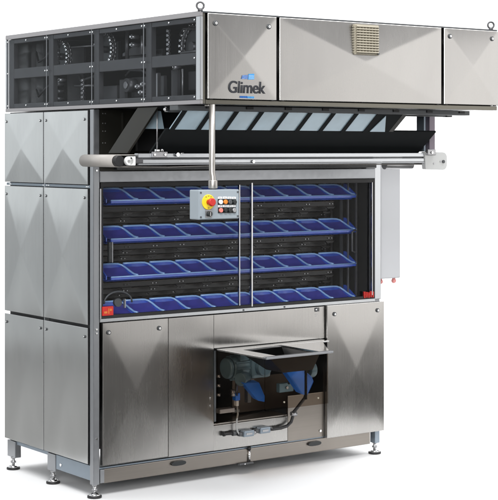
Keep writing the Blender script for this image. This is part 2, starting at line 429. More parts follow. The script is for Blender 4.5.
# -- rail over the window, dark recess, upper bulkhead
b = MB(); b.box(.034, 1.877, -.006, .02, 1.5995, 1.657, 'alu', .003); b.build('window_head', P)
b = MB(); b.box(.034, 1.877, .012, .02, 1.6575, 1.970, 'olive_dark', .001)
for x in (.06, .075, .30, .31):
    for z in (1.95, 1.90, 1.86, 1.80): b.cyl((x, .012, z), (x, .009, z), .003, 'mech_lite', 8)
b.box(.175, .185, .004, .012, 1.70, 1.955, 'olive_dark', .001)
b.build('bulkhead', P)
b = MB(); b.prism([(1.800, -.012, 1.658), (1.876, -.012, 1.658), (1.876, -.012, 1.70), (1.845, -.012, 1.70)], (0, .02, 0), 'alu_bright', .002); b.build('corner_bracket', P)
b = MB(); b.box(.10, 1.84, -.06, -.03, 1.662, 1.690, 'black_gloss', .002); b.build('recess_shade_bar', P)  # black bar stands in for the shade in the recess below the conveyor

# -- carriers of the returning trays between the rows: dark slats with rivets
for gz in (1.434, 1.238, 1.036):
    for k, dz in enumerate((.022, -.012, -.048)):
        b = MB(); y = .16+.06*k
        z = gz+dz+random.uniform(-.005, .005); y += random.uniform(-.01, .012)
        b.prism([(.10, y, z-.014), (.10, y+.05, z-.016), (.10, y+.06, z+.010), (.10, y+.004, z+.012)], (1.60, 0, 0), 'slat', .002)
        b.box(.10, 1.70, y-.003, y+.002, z+.010, z+.0118, 'brown', 0)
        for q in range(9):
            xx = .30+q*.172+.02*k
            for s in (-.011, .011): b.cyl((xx+s, y-.001, z-.001), (xx+s, y-.004, z-.001), .003, 'mech_lite' if (q+k) % 3 else 'mech', 8)
            b.prism([(xx-.035, y, z-.017), (xx+.035, y, z-.017), (xx+.02, y, z-.030), (xx-.02, y, z-.030)], (0, .01, 0), 'slat', .001)
        b.build('tray_carrier', P)
# -- chain guides and ducts at both ends of the chamber
b = MB()
for x, y, wd, m in ((1.822, .10, .010, 'mech'), (1.790, .20, .016, 'alu_dark'), (1.752, .30, .012, 'mech'), (1.840, .25, .010, 'mech'), (1.72, .42, .03, 'alu_dark'), (1.55, .50, .02, 'alu_dark'), (1.45, .50, .012, 'mech'), (1.38, .50, .012, 'alu_dark'), (1.62, .47, .012, 'mech'), (1.675, .45, .008, 'brown'), (1.32, .51, .008, 'mech'), (1.27, .51, .010, 'alu_dark'), (1.805, .15, .006, 'mech_lite'), (1.77, .26, .006, 'mech')):
    b = MB(); b.box(x, x+wd, y, y+.012, .902, 1.597, m, .001); b.build('chain_guide', P)
b = MB(); b.tube([(1.80, .08, 1.30), (1.775, .08, 1.29), (1.775, .08, 1.18), (1.80, .08, 1.17)], .006, 'mech')
b.build('pull_handle', P)
b = MB()
for x, y, wd, m in ((.075, .08, .012, 'alu_dark'), (.105, .16, .010, 'mech'), (.135, .25, .012, 'alu_dark')):
    b = MB(); b.box(x, x+wd, y, y+.012, .902, 1.597, m, .001); b.build('chain_guide', P)
b = MB(); b.box(.125, .150, .06, .075, 1.185, 1.29, 'black_gloss', .003); b.box(.145, .150, .058, .06, 1.185, 1.29, 'mech_lite', .001)
b.build('sensor_block', P)
b = MB(); pts = []
for k in range(15):
    a = math.pi*k/14; pts.append((.19+.085*math.cos(a)*-1, .075, .972+.060*math.sin(a)))
b.tube(pts, .005, 'alu_dark'); b.cyl((.19, .07, .975), (.19, .09, .975), .022, 'alu_dark', 20); b.box(.225, .233, .066, .08, .945, .992, 'mech_lite', .001)
b.build('chain_wheel', P)

# ------------------------------------------------------------------ pocket trays: four rows hanging in the chamber, each its own thing
NP, X0, X1 = 10, .150, 1.806
def make_tray():
    root = thing('pocket_tray', '', 'tray', (0, 0, 0))
    pitch = (X1-X0)/NP
    prof = [(.0, .004), (.012, .0), (.030, .003), (.052, .014), (.074, .030), (.092, .047), (.104, .058)]
    b = MB()
    for i in range(NP):
        xa, xb = X0+i*pitch, X0+(i+1)*pitch
        cols = [(0, .0), (.07, -.004), (.2, -.016), (.5, -.022), (.8, -.016), (.93, -.004), (1, .0)]
        vs, fs = [], []
        for (t, sag) in cols:
            for j, (y, z) in enumerate(prof):
                sh = -.26*y if True else 0
                k = math.sin(math.pi*j/(len(prof)-1))
                vs.append((xa+(xb-xa)*t+sh+.010, y-sag*k*.8, z+sag*k*.6))
        n = len(prof)
        for a in range(len(cols)-1):
            for j in range(n-1): fs.append((a*n+j, (a+1)*n+j, (a+1)*n+j+1, a*n+j+1))
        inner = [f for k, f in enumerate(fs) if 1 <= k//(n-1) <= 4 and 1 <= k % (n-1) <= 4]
        b.faces(vs, [f for f in fs if f not in inner], 'tray', True); b.faces(vs, inner, 'tray_shade', True)
    # folded lip and underside
    b.prism([(X0+.010, -.003, -.014), (X0+.010, .004, -.016), (X0+.010, .008, -.002), (X0+.010, -.002, .002)], (X1-X0, 0, 0), 'tray', .0012)
    und = [(y+.024, z-.021) for y, z in prof]
    b.prism([(X0-.26*y+.010, y, z) for y, z in und]+[(X0-.26*y+.012, y+.006, z-.005) for y, z in und[::-1]], (X1-X0, 0, 0), 'tray', .0)
    b.build('pocket_shell', root, (0, 0, 0))
    b = MB()
    for i in range(NP):
        xa, xb = X0+i*pitch, X0+(i+1)*pitch
        pts = [(xa-.017, .105, .060), (xb-.075, .105, .0605), (xb-.050, .103, .059), (xb-.032, .096, .053), (xb-.018, .080, .040), (xb-.006, .058, .023), (xb+.004, .030, .008), (xb+.010, .004, .004)]
        b.tube(pts, .0056, 'rim_highlight', 8)
    b.build('pocket_rim', root, (0, 0, 0))
    b = MB(); b.tube([(X0+.008, -.004, .001), (X1+.012, -.004, .001)], .0032, 'rim_highlight', 8); b.build('front_lip', root, (0, 0, 0))
    for x in (X0-.020, X1+.006):
        b = MB(); b.prism([(x, .0, -.012), (x, .110, .045), (x, .108, .066), (x, .09, .066), (x, .0, .008)], (.006, 0, 0), 'tray', .001)
        b.build('end_cap', root, (0, 0, 0))
    return root
proto = make_tray()
LBL = ['uppermost blue pocket tray, right under the window head behind the control box',
       'second blue pocket tray from the top, just below the grey control box',
       'third blue pocket tray from the top, behind the middle of the glass window',
       'lowest blue pocket tray, between the two red latches at the window bottom']
for k, z in enumerate((1.502, 1.302, 1.105, .908)):
    if k == 0: r = proto
    else:
        r = proto.copy(); COL.objects.link(r)
        for ch in list(proto.children):
            c = ch.copy(); COL.objects.link(c); c.parent = r
    r.location = (0, .095, z); r['label'] = LBL[k]; r['group'] = 'blue pocket trays in the proofing chamber'

# ------------------------------------------------------------------ hood
HF = -D                                                # front plane of the hood
h = MB()
h.box(.0, W, HF, D, 2.392, ZH, 'alu_dark', .002)                      # roof sheet
h.box(.024, W-.01, HF+.03, HF+.045, ZHB+.025, 2.391, 'black', 0)      # dark carcass behind front joints
h.box(.004, .027, HF+.002, HF+.03, ZHB+.001, 2.3915, 'olive', .003)   # corner post
h.box(.028, W, HF+.002, HF+.06, ZHB, ZHB+.022, 'olive', .002)         # bottom front beam
h.box(.05, W-.002, HF+.061, D, ZHB+.004, ZHB+.012, 'alu_dark', 0)     # bottom sheet
h.box(W-.02, W-.004, HF+.03, D, ZHB+.0125, 2.3915, 'steel_side', .001)
h.box(.6, .61, HF+.05, D-.01, ZHB+.0125, 2.3915, 'void', 0)           # partition behind the drive
h.box(.03, W-.02, D-.01, D, ZHB+.0125, 2.3915, 'steel_side', 0)
HOOD = h.build('hood', P)
def hood_panel(a0, a1, hh):
    b = MB(); pyramid(b, 'y', a0, a1, 2.000, 2.3905, HF+.012, .022, hh, 'steel_front')
    for x in (a0+.02, a1-.02): b.box(x-.008, x+.008, HF-.006, HF+.004, 1.9965, 2.0, 'black', 0)
    return b.build('hood_panel', P)
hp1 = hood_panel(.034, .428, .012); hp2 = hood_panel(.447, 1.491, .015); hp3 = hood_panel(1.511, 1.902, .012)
lock(hp1, .074, 2.346, HF-.011, .0125); lock(hp1, .380, 2.344, HF-.011, .0125)
lock(hp3, 1.549, 2.350, HF-.011, .0125); lock(hp3, 1.852, 2.350, HF-.011, .0125)
# beige louvred filter grille
g = MB(); gx0, gx1, gz0, gz1 = .892, 1.050, 2.231, 2.381
g.box(gx0, gx1, HF-.030, HF-.012, gz0, gz1, 'beige', .003)
nl = 11
for k in range(nl):
    z = gz0+.012+(gz1-gz0-.024)*k/(nl-1)
    g.box(gx0+.008, gx1-.008, HF-.040, HF-.030, z-.0035, z+.0035, 'beige', .001, Matrix.Rotation(R(-28), 4, 'X'))
    g.box(gx0-.004, gx0, HF-.030, HF-.014, z-.0035, z+.0035, 'beige', .0005)
for k in range(1, 7): g.box(gx0+.02*k+.008, gx0+.02*k+.0105, HF-.038, HF-.0305, gz0+.008, gz1-.008, 'beige', 0)
g.cyl((gx1-.01, HF-.031, gz0+.008), (gx1-.01, HF-.042, gz0+.008), .004, 'alu_dark', 8)
g.build('vent_grille', hp2)
# logo
def text_mesh(body, size, x, y, z, mat, name, parent, ext=.0006, off=0.0, sx=1.0, squash=1.0, tilt=0.0):
    cu = bpy.data.curves.new('lettering', 'FONT'); cu.body = body; cu.size = size; cu.extrude = ext; cu.offset = off; cu.space_character = squash
    to = bpy.data.objects.new('lettering_source', cu); COL.objects.link(to)
    bpy.context.view_layer.update()
    me = bpy.data.meshes.new_from_object(to.evaluated_get(bpy.context.evaluated_depsgraph_get()))
    bpy.data.objects.remove(to)
    me.transform(Matrix.Diagonal((sx, 1, 1, 1))); me.transform(Matrix.Rotation(math.pi/2+tilt, 4, 'X'))
    me.materials.clear(); me.materials.append(M[mat])
    o = bpy.data.objects.new(name, me); COL.objects.link(o); o.parent = parent
    o.location = Vector((x, y, z))-world_of(parent)
    return o
def on_p1(x, z):        # y of the embossed surface of the first hood panel
    fx = abs(x-.231)/.197; fz = abs(z-2.195)/.195
    return HF-.010-.012*(1-max(fx, fz))
LY = on_p1(.22, 2.029)-.0016
text_mesh('Glimek', .079, .143, LY, 2.029, 'ink', 'logo_lettering', hp1, .0016, .0009, .95, .97, math.atan(.012/.195))
for q0, q1, q2, q3, m, sx0, sx1, sz in (((.218, 2.094), (.251, 2.094), (.253, 2.113), (.222, 2.111), 'ink_blue', .219, .252, 2.096), ((.256, 2.092), (.290, 2.094), (.290, 2.120), (.258, 2.118), 'ink_sky', .257, .289, 2.098)):
    b = MB(); b.prism([(q[0], LY-.001, q[1]) for q in (q0, q1, q2, q3)], (0, -.005, 0), m)
    for k in range(3): b.box(sx0, sx1, LY-.0066, LY-.0058, sz+.006*k, sz+.0008+.006*k, 'white', 0)
    b.build('logo_mark', hp1)
for x, z, m, wds in ((.214, 2.006, 'ink_blue', (.006, .005, .007, .006, .006)), (.256, 2.005, 'ink_sky', (.006, .005, .004, .007, .005))):
    b = MB()
    for wd in wds: b.box(x, x+wd, LY-.001, LY+.003, z, z+.009, m, 0); x += wd+.0025
    b.build('logo_text', hp1)

# glazed side of the hood
s = MB()
s.box(-.002, .012, HF, D, 2.376, 2.3985, 'alu_strip', .002)
s.box(-.002, .012, HF, D, ZHB+.0005, ZHB+.019, 'alu_strip', .002)
s.box(-.003, .012, HF-.001, HF+.034, ZHB+.0195, 2.3755, 'alu_bright', .002)
s.box(-.002, .012, D-.012, D, ZHB+.0195, 2.3755, 'alu_bright', .002)
o = s.build('glazing_frame', P)
mull = (-.470, .020, .492)
edges = [HF+.036, -.470, .020, .492, D-.014]
for a, c in zip(edges, edges[1:]):
    g = MB(); g.box(.0, .004, a+.002, c-.002, ZHB+.021, 2.374, 'smoke', 0)
    r_ = g
    for yy in (a+.012, c-.012):
        for zz in (ZHB+.034, 2.187, 2.362): r_.cyl((.0, yy, zz), (-.0035, yy, zz), .0042, 'chrome', 8)
    for zz in (ZHB+.034, 2.362): r_.cyl((.0, (a+c)/2, zz), (-.0035, (a+c)/2, zz), .0042, 'chrome', 8)
    g.build('glazing_pane', P)
for i, yy in enumerate(mull):
    b = MB(); b.box(.0, .0035, yy-.0017, yy+.0017, ZHB+.02, 2.375, 'alu', 0)
    b.box(.012, .040, yy-.052, yy-.004, ZHB+.02, 2.375, 'mech', .002); b.build('mullion', P)
b = MB(); b.box(.013, .040, HF+.034, HF+.06, ZHB+.02, 2.375, 'mech', .002); b.box(.013, .04, D-.07, D-.012, ZHB+.02, 2.375, 'mech', .002)
for a, c in ((HF+.061, -.5225), (-.4735, -.0325), (.0165, .4395), (.4885, D-.0705)):
    b.box(.014, .038, a, c, 2.158, 2.212, 'mech', .002); b.box(.014, .038, a, c, ZHB+.02, ZHB+.045, 'mech', .002); b.box(.014, .038, a, c, 2.352, 2.375, 'mech', .002)
b.build('inner_frame', P)

# drive behind the glazing: chain wheels, shafts, plates
def chain_wheel(y, z, r, x, a0, a1):
    b = MB(); b.cyl((x+.03, y, z), (x+.04, y, z), r*.86, 'alu_dark', 36, bev=.002); b.cyl((x, y, z), (x+.05, y, z), r*.22, 'mech', 20)
    n = int((a1-a0)/R(14))
    for k in range(n+1):
        a = a0+(a1-a0)*k/n; c = (x+.02, y+r*math.cos(a), z+r*math.sin(a))
        b.cyl(c, (c[0]-.018, c[1], c[2]), .0065, 'chrome', 8)
        b.cyl((c[0]+.004, c[1], c[2]), (c[0]+.012, c[1], c[2]), .013, 'mech_lite', 10)
    pts = [(x+.018, y+r*1.0*math.cos(a0+(a1-a0)*k/24), z+r*math.sin(a0+(a1-a0)*k/24)) for k in range(25)]
    b.tube(pts, .006, 'mech_lite', 6)
    return b.build('chain_wheel', P)
chain_wheel(-.70, 2.255, .105, .12, R(-10), R(150))
chain_wheel(.12, 2.285, .085, .12, R(20), R(250))
chain_wheel(.58, 2.270, .085, .12, R(40), R(290))
# shafts and rods
for pa, pb, r_, m in (((.12, -.90, 2.235), (.12, -.62, 2.228), .008, 'mech_lite'), ((.12, -.02, 2.205), (.12, -.45, 2.212), .004, 'mech_lite'),
                      ((.10, .40, 2.31), (.10, .12, 2.305), .004, 'mech_lite'), ((.12, .40, 2.105), (.12, .20, 2.10), .005, 'mech_lite'),
                      ((.10, -.16, 2.36), (.10, -.16, 2.22), .010, 'mech'), ((.10, -.30, 2.33), (.10, -.30, 2.24), .006, 'mech_lite'),
                      ((.10, .14, 2.17), (.10, .14, 2.03), .006, 'mech_lite'), ((.10, -.66, 2.15), (.10, -.66, 2.02), .005, 'mech_lite'), ((.10, -.86, 2.17), (.10, -.86, 2.05), .006, 'mech_lite')):
    b = MB(); b.tube([pa, pb], r_, m); b.build('shaft', P)
for (y0, y1, z0, z1, x, m) in ((-.90, -.62, 2.05, 2.14, .16, 'mech'), (-.60, -.545, 2.02, 2.15, .11, 'mech'), (-.42, -.12, 2.03, 2.13, .15, 'mech'), (-.44, -.40, 2.0, 2.14, .10, 'mech_lite'),
                               (-.12, -.07, 2.02, 2.12, .11, 'mech'), (.10, .30, 2.01, 2.10, .20, 'mech'), (.62, .80, 2.0, 2.34, .30, 'mech'), (.82, .90, 2.02, 2.36, .16, 'alu_dark'),
                               (-.36, -.05, 2.225, 2.265, .18, 'mech'), (.22, .42, 2.23, 2.34, .28, 'alu_dark'), (-.92, -.84, 2.25, 2.34, .14, 'alu_dark')):
    b = MB(); b.box(x, x+.02, y0, y1, z0, z1, m, .003); b.build('drive_plate', P)
b = MB(); b.prism([(.14, -.30, 2.27), (.14, -.20, 2.30), (.14, -.05, 2.255), (.14, -.05, 2.24), (.14, -.36, 2.24)], (.02, 0, 0), 'mech', .002); b.build('drive_plate', P)
for (y, z) in ((.56, 2.12), (.56, 2.08), (.56, 2.04), (.54, 2.14), (-.25, 2.08), (-.28, 2.05), (-.3, 2.09), (-.58, 2.16), (-.80, 2.16), (-.20, 2.33), (-.2, 2.29)):
    b = MB(); b.cyl((.14, y, z), (.10, y, z), .011, 'mech_lite', 10); b.cyl((.101, y, z), (.092, y, z), .006, 'chrome', 8); b.build('guide_pin', P)
b = MB(); b.cyl((.16, -.15, 2.09), (.10, -.15, 2.09), .035, 'mech', 24); b.cyl((.101, -.15, 2.09), (.095, -.15, 2.09), .018, 'mech_lite', 20); b.build('bearing', P)

# hanging chain strands and hoses
for y, z0, z1 in ((.565, 2.235, 2.345), (.30, 2.02, 2.14), (-.52, 2.23, 2.35), (-.78, 2.02, 2.14)):
    b = MB(); b.tube([(.115, y, z0), (.115, y, z1)], .005, 'mech_lite', 8)
    for k in range(int((z1-z0)/.022)+1): b.cyl((.121, y, z0+.022*k), (.103, y, z0+.022*k), .0075, 'mech_lite', 8)
    b.build('chain_strand', P)
for pts in ([(.13, -.10, 2.14), (.12, -.16, 2.165), (.12, -.26, 2.16), (.13, -.34, 2.13)], [(.14, -.58, 2.32), (.12, -.64, 2.345), (.12, -.76, 2.335), (.14, -.84, 2.29)], [(.15, .40, 2.16), (.12, .34, 2.13), (.12, .26, 2.14), (.15, .18, 2.16)], [(.15, .88, 2.10), (.12, .80, 2.06), (.12, .72, 2.10), (.14, .66, 2.14)], [(.15, .88, 2.31), (.12, .80, 2.25), (.12, .72, 2.27), (.14, .66, 2.33)]):
    b = MB(); b.tube(pts, .006, 'mech', 8); b.build('hose', P)
# lifting eyes
def eye(x, y):
    b = MB(); z = 2.424; pts = [(x+.0165*math.cos(2*math.pi*k/24)*math.cos(.5), y-.0165*math.cos(2*math.pi*k/24)*math.sin(.5), z+.0165*math.sin(2*math.pi*k/24)) for k in range(25)]
    b.tube(pts, .0048, 'mech', 8); b.cyl((x, y, 2.399), (x, y, 2.409), .012, 'mech', 14); return b.build('lifting_eye', P)
eye(.006, HF+.012); eye(1.868, HF+.012)

# tube and rails under the hood
b = MB(); b.cyl((.04, -.60, 1.956), (1.88, -.60, 1.956), .012, 'alu_dark', 18); b.box(.0, 1.885, -.77, -.70, 1.950, 1.974, 'alu_dark', .002)
b.box(1.862, 1.90, -.62, -.58, 1.944, 1.968, 'black', .003)
for k in range(8): b.box(.16+k*.235, .20+k*.235, -.775, -.77, 1.960, 1.973, 'black', .001)
b.build('guide_tube', P)
b = MB(); b.cyl((.028, -.62, 1.958), (.028, -.64, 1.958), .013, 'chrome', 16, bev=.002); b.cyl((.028, -.64, 1.958), (.028, -.644, 1.958), .006, 'black', 12); b.build('tube_clamp', P)
b = MB(); b.prism([(1.838, -.46, 1.755), (1.838, -.40, 1.755), (1.838, -.40, 1.972), (1.838, -.46, 1.972)], (.014, 0, 0), 'alu_blue', .002)
b.box(1.862, 1.905, -.478, -.44, 1.753, 1.972, 'post_reflect', .003); b.build('hanger_post', P)

# ------------------------------------------------------------------ infeed chute in front of the cabinet
ch = Vector((0, -.28, .225)).normalized()             # the board leans towards the viewer at its top
def slope(t, x, off=0.0):                              # t = metres above the board foot, along z
    return (x, -.455-t*1.24+off*.63, 1.746+t-off*.78*-1)
def board(x0, x1, t0, t1, th, mat, bv=.0015):
    b.prism([slope(t0, x0), slope(t1, x0), slope(t1, x0, th), slope(t0, x0, th)], (x1-x0, 0, 0), mat, bv)
b = MB(); board(.045, 1.800, .0, .116, .010, 'black_matt'); b.build('chute_board', P)
b = MB(); board(.066, 1.295, .1165, .207, .006, 'pale', 0); b.build('chute_lining', P)
for k in range(9):
    x = .064+k*.1515
    b = MB(); t0, t1 = .112, .208
    p0, p1 = slope(t0, x, -.002), slope(t1, x, -.002)
    b.prism([p0, p1, (p1[0]+.026, p1[1], p1[2]), (p0[0]+.026, p0[1], p0[2])], (0, -.003, -.002), 'black_matt', .0); b.build('chute_rib', P)
# end pieces of the chute: black gussets with a pale triangle, olive end beam
def gusset(pts, mat, off, name):
    b = MB(); b.prism([slope(t, x, off) for x, t in pts], (0, .003, .002), mat, 0); b.build(name, P)
gusset([(1.297, .1165), (1.297, .207), (1.455, .207), (1.455, .1165)], 'black_matt', .0, 'chute_end')
gusset([(1.322, .118), (1.425, .118), (1.345, .198)], 'pale', -.005, 'chute_end_light')
b = MB(); b.prism([(.035, -.38, 1.868), (.178, -.38, 1.868), (.140, -.41, 1.955), (.078, -.41, 1.955)], (0, .004, .001), 'pale', 0); b.build('chute_end_light', P)
b = MB(); b.prism([slope(.112, 1.458), slope(.209, 1.458), slope(.209, 1.490), slope(.112, 1.490)], (0, .012, .004), 'olive_dark', .001); b.build('chute_beam', P)
b = MB(); b.prism([(.014, -.12, 1.748), (.014, -.30, 1.748), (.014, -.575, 1.970), (.014, -.395, 1.970)], (.012, 0, 0), 'olive_dark', .002)
b.build('chute_brace', P)
b = MB(); b.box(.20, 1.60, -.10, -.08, 1.76, 1.955, 'black', 0); b.build('chute_back', P)

# ------------------------------------------------------------------ conveyor across the front
CY0, CY1, CX0, CX1 = -.47, -.165, -.150, 1.92
zc = 1.712; rr = .028
b = MB()
prof = []
for k in range(13): a = math.pi/2+math.pi*k/12; prof.append((CX0+rr*math.cos(a), zc+rr*math.sin(a)))
low = [(CX0+.3, zc-rr-.003), (CX0+.55, zc-rr+.002), (CX0+.9, zc-rr+.006)]
prof += low
for k in range(13): a = -math.pi/2+math.pi*k/12; prof.append((CX1+rr*math.cos(a), zc+rr*math.sin(a)))
n = len(prof); th = .003
vs = [(x, CY0, z) for x, z in prof]+[(x, CY1, z) for x, z in prof]
b.faces(vs, [(k, (k+1) % n, n+(k+1) % n, n+k) for k in range(n)], 'belt', True)
CONV = b.build('conveyor', P)
mdl = CONV.modifiers.new('thickness', 'SOLIDIFY'); mdl.thickness = .004; mdl.offset = 0
b = MB(); b.cyl((CX0, CY0+.004, zc), (CX0, CY1-.004, zc), rr-.004, 'black', 24); b.cyl((CX0, CY0+.004, zc), (CX0, CY0-.028, zc), .026, 'black', 24, bev=.002)
b.build('roller', CONV)
b = MB(); b.cyl((CX0+.042, CY0-.03, zc), (CX0+.042, CY0-.052, zc), .022, 'white_pl', 28, bev=.003); b.box(CX0+.042, CX0+.074, CY0-.052, CY0-.030, zc-.022, zc+.022, 'white_pl', .003)
b.cyl((CX0+.034, CY0-.052, zc), (CX0+.034, CY0-.058, zc), .006, 'chrome', 10); b.box(CX0+.072, CX0+.120, CY0-.046, CY0-.03, zc-.010, zc+.012, 'mech', .002)
b.build('bearing_block', CONV)
b = MB(); y0, y1 = CY0-.040, CY0-.006
b.box(-.055, 1.872, y0, y1, 1.727, 1.748, 'alu_bright', .002); b.box(-.055, 1.872, y0+.006, y1, 1.7195, 1.7265, 'alu_dark', 0); b.box(-.055, 1.872, y0, y1, 1.700, 1.7190, 'alu_bright', .002)
b.box(-.055, 1.872, y0-.002, y0+.01, 1.692, 1.6995, 'alu', .001)
b.build('side_rail', CONV)
b = MB(); b.box(.02, .105, y0-.012, y0-.001, 1.728, 1.756, 'mech_lite', .002); b.box(.035, .055, y0-.02, y0-.004, 1.7565, 1.768, 'chrome', .002); b.cyl((.075, y0-.01, 1.757), (.075, y0-.01, 1.770), .008, 'chrome', 10)
b.cyl((.09, y0-.012, 1.742), (.09, y0-.017, 1.742), .006, 'chrome', 8); b.cyl((.03, y0-.012, 1.742), (.03, y0-.017, 1.742), .006, 'chrome', 8)
HR = MB(); HR.cyl((.045, y0-.012, 1.7685), (.045, y0-.012, 1.957), .0035, 'mech_lite', 8); HR.build('hanger_rod', CONV)
b.build('hanger_bracket', CONV)
b = MB(); b.cyl((.165, y0-.001, 1.742), (.165, y0-.014, 1.742), .010, 'chrome', 12); b.cyl((.168, y0-.006, 1.742), (.20, y0-.006, 1.752), .005, 'chrome', 8); b.build('clamp_lever', CONV)
b = MB(); b.cyl((.625, y0-.001, 1.706), (.625, y0-.01, 1.706), .008, 'chrome', 12)
b.build('clamp_screw', CONV)
b = MB(); t = []
x0, x1, z0, z1, cr = 1.795, 1.960, 1.654, 1.752, .030
for cx, cz, a0 in ((x1-cr, z1-cr, 0), (x0+.006, z1-.006, 90), (x0+.012, z0+.012, 180), (x1-cr, z0+cr, 270)):
    q = cr if cx > 1.85 else .008
    for k in range(7): a = R(a0+15*k); t.append((cx+q*math.cos(a), y0-.006, cz+q*math.sin(a)))
b.prism(t, (0, .030, 0), 'white_pl', .002)
b.cyl((1.93, y0-.006, 1.700), (1.93, y0-.012, 1.700), .009, 'alu_dark', 12); b.cyl((1.91, y0-.006, 1.700), (1.91, y0-.009, 1.700), .005, 'mech_lite', 10); b.cyl((1.86, y0-.006, 1.69), (1.86, y0-.009, 1.69), .005, 'mech_lite', 10)
b.box(1.80, 1.86, y0-.022, y0-.007, 1.736, 1.768, 'mech_lite', .003); b.cyl((1.83, y0-.022, 1.75), (1.83, y0-.028, 1.75), .007, 'chrome', 8)
b.build('end_plate', CONV)
b = MB(); b.cyl((1.60, -.40, 1.682), (1.80, -.40, 1.682), .024, 'mech_lite', 24, bev=.002); b.build('drive_drum', CONV)

# ------------------------------------------------------------------ control box on its drop pipe
b = MB(); b.tube([(.067, -.952, 1.9735), (.067, -.952, 1.70), (.067, -.952, 1.662), (.068, -.957, 1.64), (.068, -.958, 1.62), (.068, -.958, 1.575)], .0145, 'pipe', 20)
b.cyl((.068, -.958, 1.626), (.068, -.958, 1.588), .0215, 'pipe', 20, bev=.002); b.cyl((.067, -.930, 1.9735), (.067, -.930, 1.966), .022, 'pipe', 20)
PIPE = b.build('drop_pipe', P)
b = MB(); b.box(-.040, .186, -1.000, -.925, 1.448, 1.583, 'box', .005)
b.box(-.036, .182, -1.0015, -1.000, 1.452, 1.579, 'box', 0)
for x, z in ((-.030, 1.571), (.176, 1.571), (-.030, 1.460), (.176, 1.460)): b.cyl((x, -1.0015, z), (x, -1.004, z), .0045, 'alu_dark', 8)
BX = b.build('control_box', P)
b = MB(); b.cyl((.010, -1.0015, 1.528), (.010, -1.006, 1.528), .0345, 'yellow', 40, bev=.001)
for a in (60, 90, 120, 270): b.box(.010+.027*math.cos(R(a))-.004, .010+.027*math.cos(R(a))+.004, -1.0066, -1.006, 1.528+.027*math.sin(R(a))-.0012, 1.528+.027*math.sin(R(a))+.0012, 'ink', 0)
b.cyl((.010, -1.006, 1.528), (.010, -1.024, 1.528), .012, 'red', 24); b.cyl((.010, -1.024, 1.528), (.010, -1.040, 1.528), .0185, 'red', 28, bev=.004); b.build('emergency_stop', BX)
b = MB(); b.box(-.006, .030, -1.004, -1.0016, 1.457, 1.493, 'mech_lite', .001); b.cyl((.012, -1.004, 1.474), (.012, -1.018, 1.474), .0125, 'black_gloss', 24, bev=.002); b.box(.0105, .0135, -1.0195, -1.018, 1.465, 1.483, 'chrome', 0); b.build('key_switch', BX)
for (x, z, m) in ((.076, 1.527, 'white'), (.103, 1.527, 'orange'), (.129, 1.526, 'alu_dark'), (.154, 1.525, 'black_gloss'), (.077, 1.489, 'salmon'), (.103, 1.489, 'black_gloss'), (.128, 1.488, 'black_gloss'), (.152, 1.488, 'mech_lite')):
    b = MB(); b.box(x-.0125, x+.0125, -1.0035, -1.0016, z-.013, z+.013, 'black_gloss', .001); b.box(x-.011, x+.011, -1.003, -1.0016, z+.0145, z+.0235, 'white', .0005)
    b.box(x-.007, x+.005, -1.0033, -1.003, z+.018, z+.0197, 'ink', 0)
    b.cyl((x, -1.0035, z), (x, -1.013, z), .0105, m, 24, bev=.002); b.build('push_button', BX)

# ------------------------------------------------------------------ grey side cabinet on the right with two red knobs
b = MB(); b.box(1.9285, 2.103, .03, .50, 1.012, 1.690, 'side_box', .006); b.box(1.9268, 1.9400, .024, .03, 1.02, 1.68, 'alu_bright', .001)
SB = b.build('side_cabinet', P)
for x in (1.975, 2.078):
    b = MB(); b.cyl((x, .06, 1.011), (x, .06, 1.004), .010, 'pink', 14); b.sphere((x, .06, .994), .0145, 'pink'); b.build('knob', SB)

# ------------------------------------------------------------------ discharge guard and drive in the opening
GX0, GX1, GY, GZ0, GZ1 = .750, 1.165, -.445, .428, .692
b = MB()   # top rim with a chute opening
b.box(GX0-.004, GX1+.028, GY-.016, GY+.010, GZ1, GZ1+.013, 'alu', .004)
b.box(GX0-.004, GX0+.090, GY+.011, -.011, GZ1+.001, GZ1+.010, 'steel_edge', .001)
b.box(GX1-.035, GX1+.30, -.09, -.011, GZ1+.002, GZ1+.010, 'steel_edge', .001)
b.prism([(GX0+.0902, -.0105, GZ1+.001), (GX1+.29, -.0105, GZ1+.001), (GX1-.035, -.09, GZ1+.001), (GX0+.0902, -.13, GZ1+.001)], (0, 0, .0085), 'steel_edge', .0)
b.prism([(GX1-.0352, GY+.011, GZ1+.001), (GX1+.020, GY+.011, GZ1+.001), (GX1+.25, -.0905, GZ1+.001), (GX1-.0352, -.0905, GZ1+.001)], (0, 0, .008), 'steel_edge', .0)
GU = b.build('guard_rim', P)
g = MB(); g.box(GX0, GX1, GY-.003, GY+.003, GZ0, GZ1-.001, 'smoke_brown', 0)
for x, z in ((GX0+.12, GZ0+.035), (GX1-.07, GZ0+.035)): g.cyl((x, GY-.003, z), (x, GY-.009, z),   .0045, 'beige', 10)
g.build('guard_front', P)
g = MB(); g.prism([(GX0, GY+.004, GZ1-.001), (GX0, -.011, GZ1-.001), (GX0, -.011, .300), (GX0, GY+.004, GZ0)], (.005, 0, 0), 'smoke_brown', 0); g.build('guard_side', P)
b = MB(); b.box(.738, 1.235, .0, .30, .293, .300, 'steel_warm', 0); b.box(.745, .758, .0, .10, .31, .69, 'alu_dark', .002)
b.box(.98, 1.44, .16, .165, .31, .50, 'brown', 0); b.build('chute_wall', P)
b = MB(); b.prism([(1.02, -.30, .66), (1.10, -.30, .66), (1.085, -.30, .60), (1.045, -.30, .60)], (0, .004, 0), 'brown', 0); b.build('chute_gusset', P)
b = MB(); b.box(1.055, 1.067, GY+.05, GY+.06, .45, .690, 'black_gloss', .002); b.build('chute_arm', P)
b = MB()
b.prism([(.80, -.425, .690), (1.128, -.425, .690), (1.10, -.40, .605), (.905, -.40, .605)], (0, .006, .002), 'hopper_paint', .001)
